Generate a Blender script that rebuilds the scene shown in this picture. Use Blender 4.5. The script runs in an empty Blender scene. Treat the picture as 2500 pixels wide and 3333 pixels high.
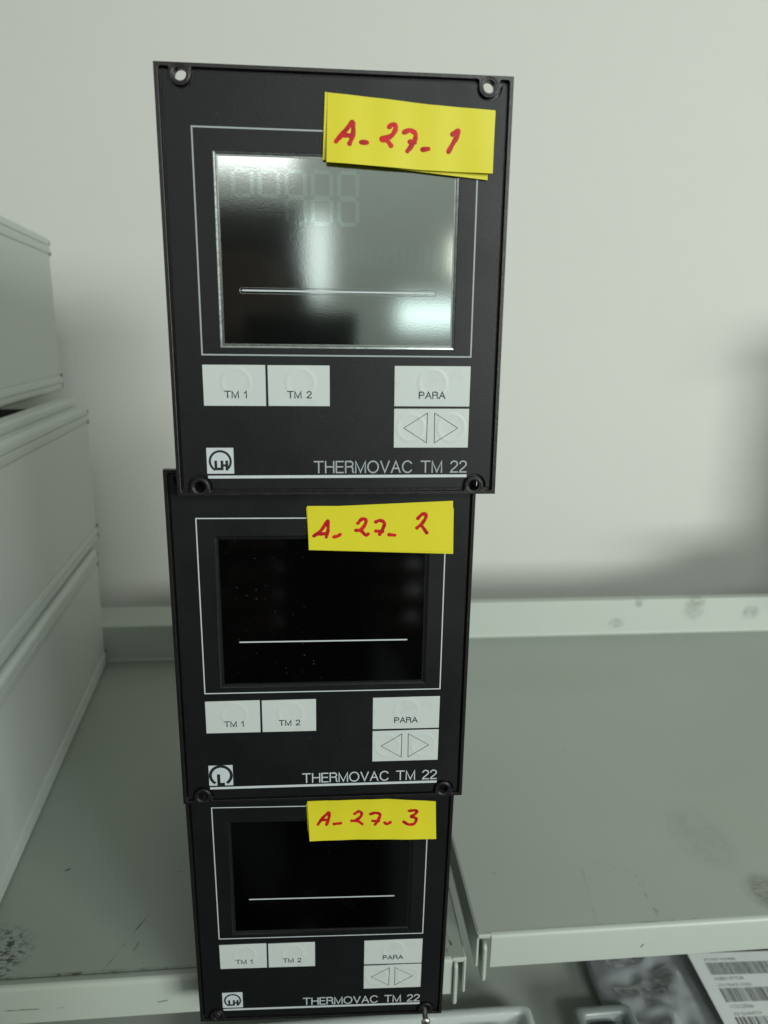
import bpy, bmesh, math, random
from mathutils import Vector, Matrix, noise
random.seed(7)
S = bpy.context.scene
C = S.collection
R = math.radians
Z0 = 0.290            # camera height above the left shelf deck
K = 0.001             # everything is measured in millimetres

# ------------------------------------------------------------------ camera
cam = bpy.data.cameras.new('camera')
co = bpy.data.objects.new('camera', cam); C.objects.link(co)
pitch, roll = 0.242727, -0.014117
M = Matrix.Rotation(-pitch, 3, 'X') @ Matrix.Rotation(roll, 3, 'Y')
cx, cy, cz = M.col[0], M.col[1], M.col[2]
m4 = Matrix.Identity(4)
for i in range(3):
    m4[i][0] = cx[i]; m4[i][1] = cz[i]; m4[i][2] = -cy[i]
m4[2][3] = Z0
co.matrix_world = m4
cam.sensor_fit = 'HORIZONTAL'; cam.sensor_width = 36
cam.lens = 2311.5/2500*36
cam.clip_start = 0.005; cam.clip_end = 50
cam.dof.use_dof = True; cam.dof.focus_distance = 0.262; cam.dof.aperture_fstop = 19
S.camera = co

# ------------------------------------------------------------------ light
W = bpy.data.worlds.new('World'); S.world = W; W.use_nodes = True
bg = W.node_tree.nodes['Background']
bg.inputs[0].default_value = (0.93, 1.0, 0.87, 1); bg.inputs[1].default_value = 0.21
def area(name, loc, target, sx, sy, power, col):
    l = bpy.data.lights.new(name, 'AREA'); l.shape = 'RECTANGLE'; l.size = sx; l.size_y = sy
    l.energy = power; l.color = col
    o = bpy.data.objects.new(name, l); C.objects.link(o); o.location = loc
    o.rotation_euler = (Vector(target) - Vector(loc)).to_track_quat('-Z', 'Y').to_euler()
    return o
area('area_lamp', (1.50, -1.35, Z0+0.22), (0.0, 0.40, 0.25), 0.78, 0.44, 33.5, (0.96, 1.0, 0.95))
area('area_lamp', (0.90, -1.55, Z0+0.95), (0.1, 0.7, 0.25), 0.8, 0.3, 11, (0.92, 1.0, 0.97))  # fill lamp, added to lighten the wall shadow on the right
# the far side of the room: an added lamp brightening the opposite wall for the reflections, and the bright panels seen in the displays
area('area_lamp', (0.5, -1.9, Z0+1.5), (0.4, -3.1, Z0+0.1), 1.6, 0.3, 17, (0.95, 1.0, 0.95))
area('light_strip', (0.25, -2.95, Z0+0.45), (0.0, 0.25, Z0), 0.10, 0.34, .21, (0.93, 1.0, 0.97))
area('light_strip', (0.80, -2.95, Z0+0.20), (0.0, 0.25, Z0), 0.34, 0.12, .4, (0.85, 1.0, 0.97))
area('light_strip', (0.95, -2.95, Z0+0.47), (0.0, 0.25, Z0), 0.12, 0.16, .25, (1.0, 1.0, 0.85))
area('light_strip', (-0.25, -2.9, Z0+1.0), (0.0, 0.25, Z0), 0.80, 0.40, 3.4, (1.0, .97, 0.95))
S.view_settings.view_transform = 'Standard'; S.view_settings.look = 'None'
S.view_settings.exposure = 0.19; S.view_settings.gamma = 1

# ------------------------------------------------------------------ materials
class NT:
    def __init__(s, name):
        s.m = bpy.data.materials.new(name); s.m.use_nodes = True; s.t = s.m.node_tree
        s.p = s.t.nodes['Principled BSDF']; s._o = None
    def n(s, typ, **kw):
        x = s.t.nodes.new(typ)
        for k, v in kw.items(): setattr(x, k, v)
        return x
    def link(s, a, b): s.t.links.new(a, b)
    def obj(s):
        if s._o is None: s._o = s.n('ShaderNodeTexCoord').outputs['Object']
        return s._o
    def noise(s, scale, detail=4, rough=.55, vec=None, scl=None):
        x = s.n('ShaderNodeTexNoise'); x.inputs['Scale'].default_value = scale
        x.inputs['Detail'].default_value = detail; x.inputs['Roughness'].default_value = rough
        v = vec or s.obj()
        if scl:
            mp = s.n('ShaderNodeMapping'); mp.inputs['Scale'].default_value = scl; s.link(v, mp.inputs[0]); v = mp.outputs[0]
        s.link(v, x.inputs['Vector']); return x.outputs['Fac']
    def math(s, op, a, b=None, c=None, clamp=False):
        x = s.n('ShaderNodeMath', operation=op, use_clamp=clamp)
        for i, v in enumerate((a, b, c)):
            if v is None: continue
            if isinstance(v, (int, float)): x.inputs[i].default_value = v
            else: s.link(v, x.inputs[i])
        return x.outputs[0]
    def ramp(s, v, a, b, lo=0., hi=1.):
        x = s.n('ShaderNodeMapRange'); x.interpolation_type = 'SMOOTHSTEP'
        s.link(v, x.inputs[0])
        for i, q in enumerate((a, b, lo, hi)): x.inputs[i+1].default_value = q
        return x.outputs[0]
    def mix(s, f, a, b):
        x = s.n('ShaderNodeMix', data_type='RGBA')
        if isinstance(f, (int, float)): x.inputs[0].default_value = f
        else: s.link(f, x.inputs[0])
        for i, v in ((6, a), (7, b)):
            if isinstance(v, tuple): x.inputs[i].default_value = (*v, 1)
            else: s.link(v, x.inputs[i])
        return x.outputs[2]
    def bump(s, h, strength, dist):
        x = s.n('ShaderNodeBump'); x.inputs['Strength'].default_value = strength; x.inputs['Distance'].default_value = dist
        s.link(h, x.inputs['Height']); s.link(x.outputs[0], s.p.inputs['Normal']); return x
    def xyz(s):
        x = s.n('ShaderNodeSeparateXYZ'); s.link(s.obj(), x.inputs[0]); return x.outputs
    def col(s, v):
        if isinstance(v, tuple): s.p.inputs['Base Color'].default_value = (*v, 1)
        else: s.link(v, s.p.inputs['Base Color'])
    def set(s, **kw):
        for k, v in kw.items():
            i = s.p.inputs[k.replace('_', ' ')]
            if isinstance(v, (int, float)): i.default_value = v
            else: s.link(v, i)

def simple(name, col, rough, var=.12, scale=30, bump=0, bscale=800, metal=0, spec=.5):
    t = NT(name)
    n = t.noise(scale, 5)
    t.col(t.mix(n, tuple(c*(1-var) for c in col), tuple(c*(1+var) for c in col)))
    t.set(Roughness=t.ramp(t.noise(scale*2, 3), .3, .7, rough*.88, min(1, rough*1.12)), Metallic=metal, Specular_IOR_Level=spec)
    if bump: t.bump(t.noise(bscale, 3, .6), bump, .0002)
    return t

MT = {}
# leather-grained black foil of the fronts
t = NT('grained_black_foil')
sp = t.ramp(t.noise(1000, 1), .80, .83)
t.col(t.mix(t.math('MULTIPLY', sp, .35), t.mix(t.noise(60, 4), (.0026, .0034, .0040), (.0046, .0058, .0068)), (.14, .15, .15)))
t.set(Roughness=t.ramp(t.noise(35, 5, .65), .3, .7, .43, .54), Specular_IOR_Level=.37)
t.bump(t.noise(2300, 3, .6), .34, .00012)
MT['foil'] = t.m
MT['frame'] = simple('black_cast_frame', (.007, .0068, .0072), .38, .3, 200, .5, 700).m
MT['housing'] = simple('dark_painted_housing', (.05, .05, .052), .5, .1, 40).m
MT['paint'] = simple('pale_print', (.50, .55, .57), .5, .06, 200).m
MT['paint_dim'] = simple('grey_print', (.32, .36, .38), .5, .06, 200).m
MT['rim_lit'] = simple('lit_window_rim', (.30, .33, .32), .22, .3, 500, .08, 1100, .85, .9).m  # rim copy for the top unit, its bright reflection put into the colour
MT['ink'] = simple('black_print', (.012, .013, .014), .45, .05, 100).m
MT['ramp'] = simple('glossy_window_rim', (.006, .007, .0075), .36, .2, 400, .4, 900, 0.0, .45).m
t = NT('pale_grey_key_foil')
t.col(t.mix(t.math('MULTIPLY', t.ramp(t.noise(70, 5, .7), .56, .72), .22), t.mix(t.noise(25, 4), (.48, .53, .51), (.54, .59, .57)), (.30, .31, .27)))
t.set(Roughness=.42); t.bump(t.noise(1600, 3, .6), .25, .0001)
MT['key'] = t.m
def screen_mat(name, mirror, dust, seed, haze=0):
    t = NT(name)
    v = t.n('ShaderNodeMapping'); v.inputs['Location'].default_value = (seed, seed*.7, 0); t.link(t.obj(), v.inputs[0])
    vo = t.n('ShaderNodeTexVoronoi'); vo.inputs['Scale'].default_value = 300; sx_ = t.n('ShaderNodeSeparateXYZ'); t.link(v.outputs[0], sx_.inputs[0]); cb = t.n('ShaderNodeCombineXYZ'); t.link(sx_.outputs[0], cb.inputs[0]); t.link(sx_.outputs[2], cb.inputs[1]); vo.voronoi_dimensions = '2D'; t.link(cb.outputs[0], vo.inputs['Vector'])
    big = t.ramp(t.noise(28, 3, .6, v.outputs[0]), .40, .62)
    nz = t.noise(2600, 2, .6, v.outputs[0])
    rc = t.n('ShaderNodeSeparateColor'); t.link(vo.outputs['Color'], rc.inputs[0])
    rad = t.math('MULTIPLY', t.ramp(rc.outputs[0], .45, 1, 0, .085), t.math('ADD', nz, .1))
    spk = t.math('LESS_THAN', vo.outputs['Distance'], rad)
    lint_n = t.noise(110, 2, .5, v.outputs[0])
    lint = t.math('MULTIPLY', t.ramp(t.math('ABSOLUTE', t.math('SUBTRACT', lint_n, .5)), 0, .004, 1, 0), t.ramp(t.noise(45, 2, .5, v.outputs[0]), .66, .7))
    d = t.math('MULTIPLY', t.math('MAXIMUM', t.math('MULTIPLY', spk, big), t.math('MULTIPLY', lint, .5)), dust, clamp=True)
    if haze: d = t.math('MAXIMUM', d, haze)
    t.col(t.mix(d, mirror, (.35, .37, .38)))
    t.set(Metallic=t.math('SUBTRACT', 1, d), Roughness=t.ramp(d, 0, 1, .08, .8))
    t.bump(t.noise(1300, 3, .65, None, (1, 1, 1.6)), .05, .0001)
    return t.m
MT['screen1'] = screen_mat('reflective_display_glass', (.34, .38, .37), .12, 3.1)
MT['screen2'] = screen_mat('dusty_display_dim_reflection', (.065, .07, .074), .36, 1.3, .010)  # mirror toned down to stand for dark reflections; the dust is its own
MT['screen3'] = screen_mat('display_dim_reflection', (.05, .054, .055), .3, 5.7, .007)  # same glass again, dark reflections put into the mirror colour
MT['segment'] = simple('display_segment_film', (.375, .445, .42), .085, .03, 50, .03, 1300, 1.0).m
MT['trace'] = simple('display_trace_film', (.39, .39, .37), .085, .03, 50, 0, 900, 1.0).m
# sticky notes
def note_mat(name, c):
    t = NT(name)
    f = t.noise(900, 4, .6, None, (1, 1, .3))
    t.col(t.mix(t.noise(18, 3), tuple(x*.95 for x in c), tuple(min(.95, x*1.04) for x in c)))
    t.set(Roughness=.42, Specular_IOR_Level=.3)
    t.bump(f, .10, .00008); return t.m
MT['note'] = note_mat('yellow_note_paper', (.64, .58, .026))
t = NT('red_marker_ink')
t.col(t.mix(t.ramp(t.noise(300, 3), .35, .7), (.56, .014, .014), (.33, .004, .009)))
t.set(Roughness=.45, Specular_IOR_Level=.25); MT['marker'] = t.m
# wall
t = NT('white_wall_paint')
n1 = t.noise(2.2, 3); n2 = t.noise(60, 4)
t.col(t.mix(t.math('MULTIPLY_ADD', n2, .25, t.math('MULTIPLY', n1, .75)), (.60, .612, .575), (.66, .668, .63)))
t.set(Roughness=.75, Specular_IOR_Level=.3); t.bump(t.noise(350, 4), .12, .0006)
MT['wall'] = t.m
# instrument case paint
t = NT('grey_green_case_paint')
sc = t.ramp(t.noise(14, 5, .7), .66, .78)
spt = t.ramp(t.noise(120, 2), .78, .82)
c = t.mix(t.noise(6, 4), (.47, .51, .475), (.50, .54, .505))
c = t.mix(t.math('MULTIPLY', t.math('MAXIMUM', sc, spt), .22), c, (.17, .17, .15))
t.col(c); t.set(Roughness=.42); t.bump(t.noise(1200, 2), .08, .0001)
MT['case'] = t.m
MT['case_dark'] = simple('dark_recess_metal', (.10, .11, .10), .5, .3, 60).m
MT['plastic_dark'] = simple('dark_plastic_clip', (.03, .032, .03), .5, .2, 60).m
# shelf enamel, with scuffs given in millimetres in the shelf's own frame
def blob(t, X, Y, x, y, rx, ry, soft=.35):
    a = t.math('DIVIDE', t.math('SUBTRACT', X, x*K), rx*K); b = t.math('DIVIDE', t.math('SUBTRACT', Y, y*K), ry*K)
    d = t.math('SQRT', t.math('ADD', t.math('MULTIPLY', a, a), t.math('MULTIPLY', b, b)))
    return t.ramp(d, 1-soft, 1+soft, 1, 0)
def seg(t, X, Y, x0, y0, x1, y1, w):
    dx, dy = (x1-x0)*K, (y1-y0)*K; L2 = dx*dx+dy*dy
    px = t.math('SUBTRACT', X, x0*K); py = t.math('SUBTRACT', Y, y0*K)
    h = t.math('DIVIDE', t.math('ADD', t.math('MULTIPLY', px, dx), t.math('MULTIPLY', py, dy)), L2, clamp=True)
    ex = t.math('SUBTRACT', px, t.math('MULTIPLY', h, dx)); ey = t.math('SUBTRACT', py, t.math('MULTIPLY', h, dy))
    d = t.math('SQRT', t.math('ADD', t.math('MULTIPLY', ex, ex), t.math('MULTIPLY', ey, ey)))
    return t.ramp(d, w*K*.3, w*K, 1, 0)
def shelf_mat(name, marks, base, upright=False):
    t = NT(name)
    X, Y, Z = t.xyz()
    if upright: Y = Z
    c = t.mix(t.noise(9, 5, .6), tuple(v*.94 for v in base), tuple(v*1.05 for v in base))
    yel = t.ramp(t.noise(13, 4), .5, .75)
    c = t.mix(t.math('MULTIPLY', yel, .25), c, (base[0], base[1]*.98, base[2]*.78))
    grime = t.ramp(t.noise(45, 6, .75), .64, .74)
    c = t.mix(t.math('MULTIPLY', grime, .2), c, (.12, .12, .09))
    flk = t.ramp(t.noise(230, 2, .5), .765, .79)
    c = t.mix(t.math('MULTIPLY', flk, .45), c, (.05, .05, .04))
    tot = None
    nzf = t.noise(260, 5, .7, None, (1, 2.6, 1)); nzc = t.noise(140, 4, .6)
    for kind, a, s in marks:
        if kind == 'scuff': q = t.math('MULTIPLY', blob(t, X, Y, *a), t.ramp(nzf, .50, .56))
        elif kind == 'soft': q = t.math('MULTIPLY', blob(t, X, Y, *a), t.ramp(nzc, .2, .7))
        elif kind == 'line': q = t.math('MULTIPLY', seg(t, X, Y, *a), t.ramp(nzc, .42, .60))
        else: q = seg(t, X, Y, *a)
        q = t.math('MULTIPLY', q, s)
        tot = q if tot is None else t.math('MAXIMUM', tot, q)
    if tot is not None: c = t.mix(tot, c, (.022, .022, .018))
    t.col(c); t.set(Roughness=.45); t.bump(t.noise(500, 3), .10, .0002)
    return t.m

# ------------------------------------------------------------------ mesh helpers
def link(name, me, mat, parent=None, smooth=False, **kw):
    o = bpy.data.objects.new(name, me); C.objects.link(o)
    me.name = name
    if mat: me.materials.clear(); me.materials.append(mat)
    if parent: o.parent = parent
    if smooth:
        for p in me.polygons: p.use_smooth = True
    for k, v in kw.items(): o[k] = v
    return o
def pyd(v, f):
    me = bpy.data.meshes.new('m'); me.from_pydata([tuple(q) for q in v], [], f); me.validate(); me.update(); return me
def bm_mesh(bm):
    bmesh.ops.recalc_face_normals(bm, faces=bm.faces)
    me = bpy.data.meshes.new('m'); bm.to_mesh(me); bm.free(); return me
def empty(name, loc=None, mat=None, **kw):
    o = bpy.data.objects.new(name, None); C.objects.link(o); o.empty_display_size = .01
    if mat is not None: o.matrix_world = mat
    elif loc is not None: o.location = loc
    for k, v in kw.items(): o[k] = v
    return o
def slab(outlines, y0, y1, bevel=0., res=2):
    """closed outlines (x, z in mm; inner ones are holes) as a plate from y0 (front) to y1 (back)"""
    cu = bpy.data.curves.new('c', 'CURVE'); cu.dimensions = '2D'; cu.fill_mode = 'BOTH'
    for o in outlines:
        s = cu.splines.new('POLY'); s.points.add(len(o)-1); s.use_cyclic_u = True
        for p, q in zip(s.points, o): p.co = (q[0]*K, q[1]*K, 0, 1)
    cu.extrude = max(0, (y1-y0)/2-bevel)*K; cu.bevel_depth = bevel*K; cu.bevel_resolution = res; cu.offset = -bevel*K
    ob = bpy.data.objects.new('c', cu); C.objects.link(ob)
    dg = bpy.context.evaluated_depsgraph_get()
    me = bpy.data.meshes.new_from_object(ob.evaluated_get(dg))
    bpy.data.objects.remove(ob); bpy.data.curves.remove(cu)
    mid = (y0+y1)/2*K
    for v in me.vertices: x, y, z = v.co; v.co = (x, mid-z, y)
    return me
def rect(x0, x1, z0, z1): return [(x0, z0), (x1, z0), (x1, z1), (x0, z1)]
def rrect(x0, x1, z0, z1, r, n=5):
    out = []
    for cx_, cz_, a0 in ((x1-r, z1-r, 0), (x0+r, z1-r, 90), (x0+r, z0+r, 180), (x1-r, z0+r, 270)):
        for i in range(n+1):
            a = R(a0+90*i/n); out.append((cx_+r*math.cos(a), cz_+r*math.sin(a)))
    return out
def circ(x, z, r, n=28): return [(x+r*math.cos(2*math.pi*i/n), z+r*math.sin(2*math.pi*i/n)) for i in range(n)]
def box_me(x0, x1, y0, y1, z0, z1, bevel=0., seg=2):
    bm = bmesh.new()
    bmesh.ops.create_cube(bm, size=1)
    for v in bm.verts: v.co = (((x0+x1)/2+v.co.x*(x1-x0))*K, ((y0+y1)/2+v.co.y*(y1-y0))*K, ((z0+z1)/2+v.co.z*(z1-z0))*K)
    if bevel: bmesh.ops.bevel(bm, geom=bm.edges[:], offset=bevel*K, segments=seg, affect='EDGES', profile=.5)
    return bm_mesh(bm)
def join(*mes):
    bm = bmesh.new()
    for m in mes: bm.from_mesh(m)
    me = bpy.data.meshes.new('m'); bm.to_mesh(me); bm.free(); return me
def ribbon(lines, w, y, closed=False):
    """flat printed strokes (x, z in mm), mitred, lying at depth y"""
    V, F = [], []
    for pts in lines:
        P = [Vector(p) for p in pts]; n = len(P); cl = closed or (n > 3 and (P[0]-P[-1]).length < 1e-6)
        if cl and (P[0]-P[-1]).length < 1e-6: P = P[:-1]; n -= 1
        b = len(V)
        for i in range(n):
            a = P[i-1] if (i or cl) else None; c = P[(i+1) % n] if (i < n-1 or cl) else None
            d1 = (P[i]-a).normalized() if a is not None else None; d2 = (c-P[i]).normalized() if c is not None else None
            if d1 is None: d1 = d2
            if d2 is None: d2 = d1
            q = P[i].copy()
            n1 = Vector((-d1.y, d1.x)); n2 = Vector((-d2.y, d2.x)); mtr = (n1+n2)
            if mtr.length < .2: mtr = n1.copy(); L = 1
            else: mtr.normalize(); L = min(2.2, 1/max(.3, mtr.dot(n1)))
            if a is None: q -= d2*w*.5
            if c is None: q += d1*w*.5
            for s in (1, -1):
                e = q+mtr*L*s*w/2; V.append((e.x*K, y*K, e.y*K))
        m = n if cl else n-1
        for i in range(m):
            j = (i+1) % n
            F.append((b+2*i, b+2*i+1, b+2*j+1, b+2*j))
    me = pyd(V, F)
    for p in me.polygons:
        if p.normal.y > 0: p.flip()
    return me
def arc(cx_, cz_, rx, rz, a0, a1, n=14): return [(cx_+rx*math.cos(R(a0+(a1-a0)*i/n)), cz_+rz*math.sin(R(a0+(a1-a0)*i/n))) for i in range(n+1)]
# single-stroke light grotesque letters, cap height 1
GL = {
 'T': (.66, [[(0, 1), (.66, 1)], [(.33, 1), (.33, 0)]]),
 'H': (.62, [[(0, 0), (0, 1)], [(.62, 0), (.62, 1)], [(0, .52), (.62, .52)]]),
 'E': (.52, [[(.52, 1), (0, 1), (0, 0), (.52, 0)], [(0, .52), (.48, .52)]]),
 'R': (.58, [[(0, 0), (0, 1), (.32, 1)]+arc(.32, .76, .24, .24, 90, -90, 10)+[(0, .52)], [(.34, .52)]+arc(.38, .36, .16, .16, 90, 0, 5)+[(.54, .12), (.60, 0)]]),
 'M': (.74, [[(0, 0), (0, 1), (.37, .02), (.74, 1), (.74, 0)]]),
 'O': (.80, [arc(.40, .5, .40, .52, 0, 360, 30)]),
 'V': (.64, [[(0, 1), (.32, 0), (.64, 1)]]),
 'A': (.66, [[(0, 0), (.33, 1), (.66, 0)], [(.12, .36), (.54, .36)]]),
 'C': (.72, [arc(.38, .5, .38, .52, 38, 322, 26)]),
 '2': (.50, [arc(.25, .74, .25, .26, 170, -35, 12)+[(.30, .40), (.08, .18), (0, 0), (.50, 0)]]),
 '1': (.24, [[(0, .74), (.12, .80), (.22, 1), (.22, 0)]]),
 'P': (.54, [[(0, 0), (0, 1), (.30, 1)]+arc(.30, .74, .25, .26, 90, -90, 10)+[(0, .48)]]),
}
def text_me(s, x0, x1, zb, cap, w, y, gap=.2, space=.34):
    tot = 0
    for i, c in enumerate(s): tot += (space if c == ' ' else GL[c][0]) + (gap if i < len(s)-1 else 0)
    sx = (x1-x0-w)/tot; x = x0+w/2; L = []
    for c in s:
        if c == ' ': x += (space+gap)*sx; continue
        g = GL[c]
        for ln in g[1]: L.append([(x+p[0]*sx, zb+w/2+p[1]*(cap-w)) for p in ln])
        x += (g[0]+gap)*sx
    mes = []
    for i, ln in enumerate(L): mes.append(ribbon([ln], w, y-.004*(i % 3)))
    return join(*mes)
def catmull(P, n=7):
    if len(P) == 2: return [P[0].lerp(P[1], i/n) for i in range(n+1)]
    out = []; Q = [P[0]*2-P[1]]+P+[P[-1]*2-P[-2]]
    for i in range(1, len(Q)-2):
        for k in range(n):
            u = k/n; a, b, c, d = Q[i-1:i+3]
            out.append(.5*((2*b)+(c-a)*u+(2*a-5*b+4*c-d)*u*u+(3*b-a-3*c+d)*u**3))
    return out+[P[-1]]
def marker(strokes, w, surf, seed=0):
    """felt-pen strokes: very shallow lozenge beads with round ends following the paper"""
    rnd = random.Random(seed); V, F = [], []
    for st in strokes:
        P = catmull([Vector(p) for p in st]); n = len(P); b = len(V); m = 8; lift = .012*rnd.random()
        d0 = (P[0]-P[1]).normalized(); d1 = (P[-1]-P[-2]).normalized()
        ext = [(P[0]+d0*w*.42, .12), (P[0]+d0*w*.33, .55), (P[0]+d0*w*.18, .85)]+[(p, 1) for p in P]+[(P[-1]+d1*w*.18, .85), (P[-1]+d1*w*.33, .55), (P[-1]+d1*w*.42, .12)]
        ph = rnd.random()*6
        for i, (p, f) in enumerate(ext):
            a = ext[max(0, i-1)][0]; c = ext[min(len(ext)-1, i+1)][0]; t_ = (c-a).normalized(); nn = Vector((-t_.y, t_.x))
            ww = w/2*f*(1+.10*math.sin(i*.7+ph)+.05*math.sin(i*1.9+ph))
            for k in range(m+1):
                u = -1+2*k/m; q = p+nn*ww*u
                V.append((q.x*K, (surf(q.x, q.y)-.03-lift-.035*f*math.sqrt(max(0, 1-u*u)))*K, q.y*K))
        for i in range(len(ext)-1):
            for k in range(m):
                a = b+i*(m+1)+k; F.append((a, a+1, a+m+2, a+m+1))
    me = pyd(V, F)
    for p in me.polygons:
        if p.normal.y > 0: p.flip()
    return me

# ------------------------------------------------------------------ room shell
wy = R(5.3); cu_, su_ = math.cos(wy), math.sin(wy)
SH = Matrix.Rotation(wy, 4, 'Z')              # shelf frame: x along the shelf, y into depth
me = pyd([(-2.2, .830, -1.2), (2.4, .830, -1.2), (2.4, .830, 2.0), (-2.2, .830, 2.0), (-2.2, .89, -1.2), (2.4, .89, -1.2), (2.4, .89, 2.0), (-2.2, .89, 2.0)],
         [(0, 1, 2, 3), (5, 4, 7, 6), (3, 2, 6, 7), (1, 0, 4, 5), (0, 3, 7, 4), (2, 1, 5, 6)])
o = link('wall', me, MT['wall'], kind='structure'); o.matrix_world = SH

me = pyd([(-2.5, -3.1, -1.2), (3.5, -3.1, -1.2), (3.5, -3.1, 2.6), (-2.5, -3.1, 2.6), (-2.5, -3.16, -1.2), (3.5, -3.16, -1.2), (3.5, -3.16, 2.6), (-2.5, -3.16, 2.6)],
         [(3, 2, 1, 0), (4, 7, 6, 5), (7, 3, 2, 6), (5, 1, 0, 4), (4, 0, 3, 7), (6, 2, 1, 5)])
fl = pyd([(-2.5, -3.1, -1.0), (3.5, -3.1, -1.0), (3.5, 1.3, -1.0), (-2.5, 1.3, -1.0), (-2.5, -3.1, -1.05), (3.5, -3.1, -1.05), (3.5, 1.3, -1.05), (-2.5, 1.3, -1.05)],
         [(0, 1, 2, 3), (7, 6, 5, 4), (0, 4, 5, 1), (1, 5, 6, 2), (2, 6, 7, 3), (3, 7, 4, 0)])
link('floor', fl, simple('dark_floor_vinyl', (.045, .05, .046), .5, .2, 5).m, kind='structure')
link('opposite_wall', me, MT['wall'], kind='structure')

# ------------------------------------------------------------------ shelves
def shelf_profile(x0, x1, y_front, y_back, z, lip_f, lip_b, lipt=1.4, r=2.2):
    """deck bent down at the front, with a raised lip at the back, as one folded sheet"""
    pr = [(y_front, z-lip_f)]
    for i in range(6):
        a = R(180-90*i/5); pr.append((y_front+r+r*math.cos(a), z-r+r*math.sin(a)))
    pr += [(y_back-r, z)]
    for i in range(1, 5):
        a = R(-90+90*i/4); pr.append((y_back-r+r*math.cos(a), z+r+r*math.sin(a)))
    pr += [(y_back, z+lip_b-1)]
    for i in range(1, 5):
        a = R(180-90*i/4); pr.append((y_back+1+math.cos(a), z+lip_b-1+math.sin(a)))
    pr += [(y_back+9, z+lip_b), (y_back+9, z+lip_b-4)]
    return pr
def sheet(pr, x0, x1, th=1.2):
    # offset the folded section inwards for real thickness
    n = len(pr); P = [Vector(p) for p in pr]; Q = []
    for i in range(n):
        a = P[max(0, i-1)]; c = P[min(n-1, i+1)]; d = (c-a).normalized(); Q.append(P[i]+Vector((d.y, -d.x))*th)
    V = []
    for x in (x0, x1):
        for p in P: V.append((x*K, p.x*K, p.y*K))
        for p in Q: V.append((x*K, p.x*K, p.y*K))
    N = 2*n; F = []
    for i in range(n-1):
        F.append((i, i+1, N+i+1, N+i)); F.append((n+i, N+n+i, N+n+i+1, n+i+1))
        F.append((i, n+i, n+i+1, i+1)); F.append((N+i, N+i+1, N+n+i+1, N+n+i))
    F.append((0, N, N+n, n)); F.append((n-1, 2*n-1, N+2*n-1, N+n-1))
    bm = bmesh.new(); me = pyd(V, F); bm.from_mesh(me); me2 = bm_mesh(bm)
    return me2
def smooth_by_angle(o, ang=35):
    me = o.data
    for p in me.polygons: p.use_smooth = True
    try: me.set_sharp_from_angle(angle=R(ang))
    except Exception: pass
def tab_me(x0, x1, y0, y1, zt, zb, r):
    """bracket end plate: rounded lower corners, seen edge on"""
    pr = []
    for cx_, cz_, a0 in ((y1-r, zt-r, 0), (y0+r, zt-r, 90), (y0+r, zb+r, 180), (y1-r, zb+r, 270)):
        for i in range(5):
            a = R(a0+90*i/4); pr.append((cx_+r*math.cos(a), cz_+r*math.sin(a)))
    n = len(pr); V = [(x*K, p[0]*K, p[1]*K) for x in (x0, x1) for p in pr]
    F = [tuple(range(n)), tuple(range(2*n-1, n-1, -1))]+[(i, (i+1) % n, n+(i+1) % n, n+i) for i in range(n)]
    bm = bmesh.new(); m = pyd(V, F); bm.from_mesh(m)
    bmesh.ops.recalc_face_normals(bm, faces=bm.faces)
    ed = [e for e in bm.edges if len(e.link_faces) == 2 and abs(e.link_faces[0].normal.dot(e.link_faces[1].normal)) < .2]
    bmesh.ops.bevel(bm, geom=ed, offset=.35*K, segments=2, affect='EDGES')
    return bm_mesh(bm)

def to_sh(x, y): return (x*cu_+y*su_, -x*su_+y*cu_)   # camera-ground mm -> shelf frame mm
def sm(*pts):
    out = []
    for p in pts: out += list(to_sh(*p))
    return out
LM = [('scuff', (*to_sh(-186, 280), 17, 14), .95), ('scuff', (*to_sh(-176, 274), 7, 10), .7),
      ('line', (*to_sh(-190, 263.5), *to_sh(-95, 272.2), .9), .9), ('solid', (*to_sh(-195, 262.8), *to_sh(-60, 275.4), .55), .8), ('line', (*to_sh(-150, 268), *to_sh(-80, 274), .7), .9), ('soft', (*to_sh(-130, 269.2), 70, 1.6), .35),
      ('solid', (*to_sh(-173.5, 334), *to_sh(-172, 334.8), 1.0), .9), ('line', (*to_sh(-117.4, 305.3), *to_sh(-128.5, 270.5), .35), .75),
      ('solid', (*to_sh(-119.8, 298.5), *to_sh(-121, 294.5), .55), .8), ('solid', (*to_sh(-117.2, 286.5), *to_sh(-118, 282), .6), .5),
      ('solid', (*to_sh(-112, 334), *to_sh(-109, 334.5), .5), .4),
      ('line', (*to_sh(33, 300), *to_sh(36, 288), .9), .8), ('line', (*to_sh(31, 318), *to_sh(34, 300), .7), .5), ('solid', (*to_sh(33.5, 283.5), *to_sh(33.6, 285.5), .5), .6),
      ('soft', (*to_sh(-60, 470), 60, 100), .06)]
RM = [('soft', (*to_sh(208, 318), 12, 13), .45), ('scuff', (*to_sh(207, 319), 9, 10), .55),
      ('line', (*to_sh(56, 288.2), *to_sh(160, 300), .7), .65), ('soft', (*to_sh(100, 293.5), 60, 1.2), .3),
      ('line', (*to_sh(112, 334), *to_sh(109.6, 297), 1.0), .13), ('line', (*to_sh(140, 330), *to_sh(142, 300), .9), .3),
      ('line', (*to_sh(112, 334), *to_sh(122, 340), .9), .2), ('line', (*to_sh(122, 340), *to_sh(140, 330), .9), .1), ('solid', (*to_sh(141.6, 306), *to_sh(143, 304.6), .7), .5),
      ('line', (*to_sh(62, 330), *to_sh(66, 326), .9), .45), ('soft', (*to_sh(190, 360), 16, 26), .12), ('soft', (*to_sh(150, 560), 90, 30), .05)]
MT['shelfL'] = shelf_mat('worn_grey_shelf_enamel', LM, (.28, .32, .28))
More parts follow.
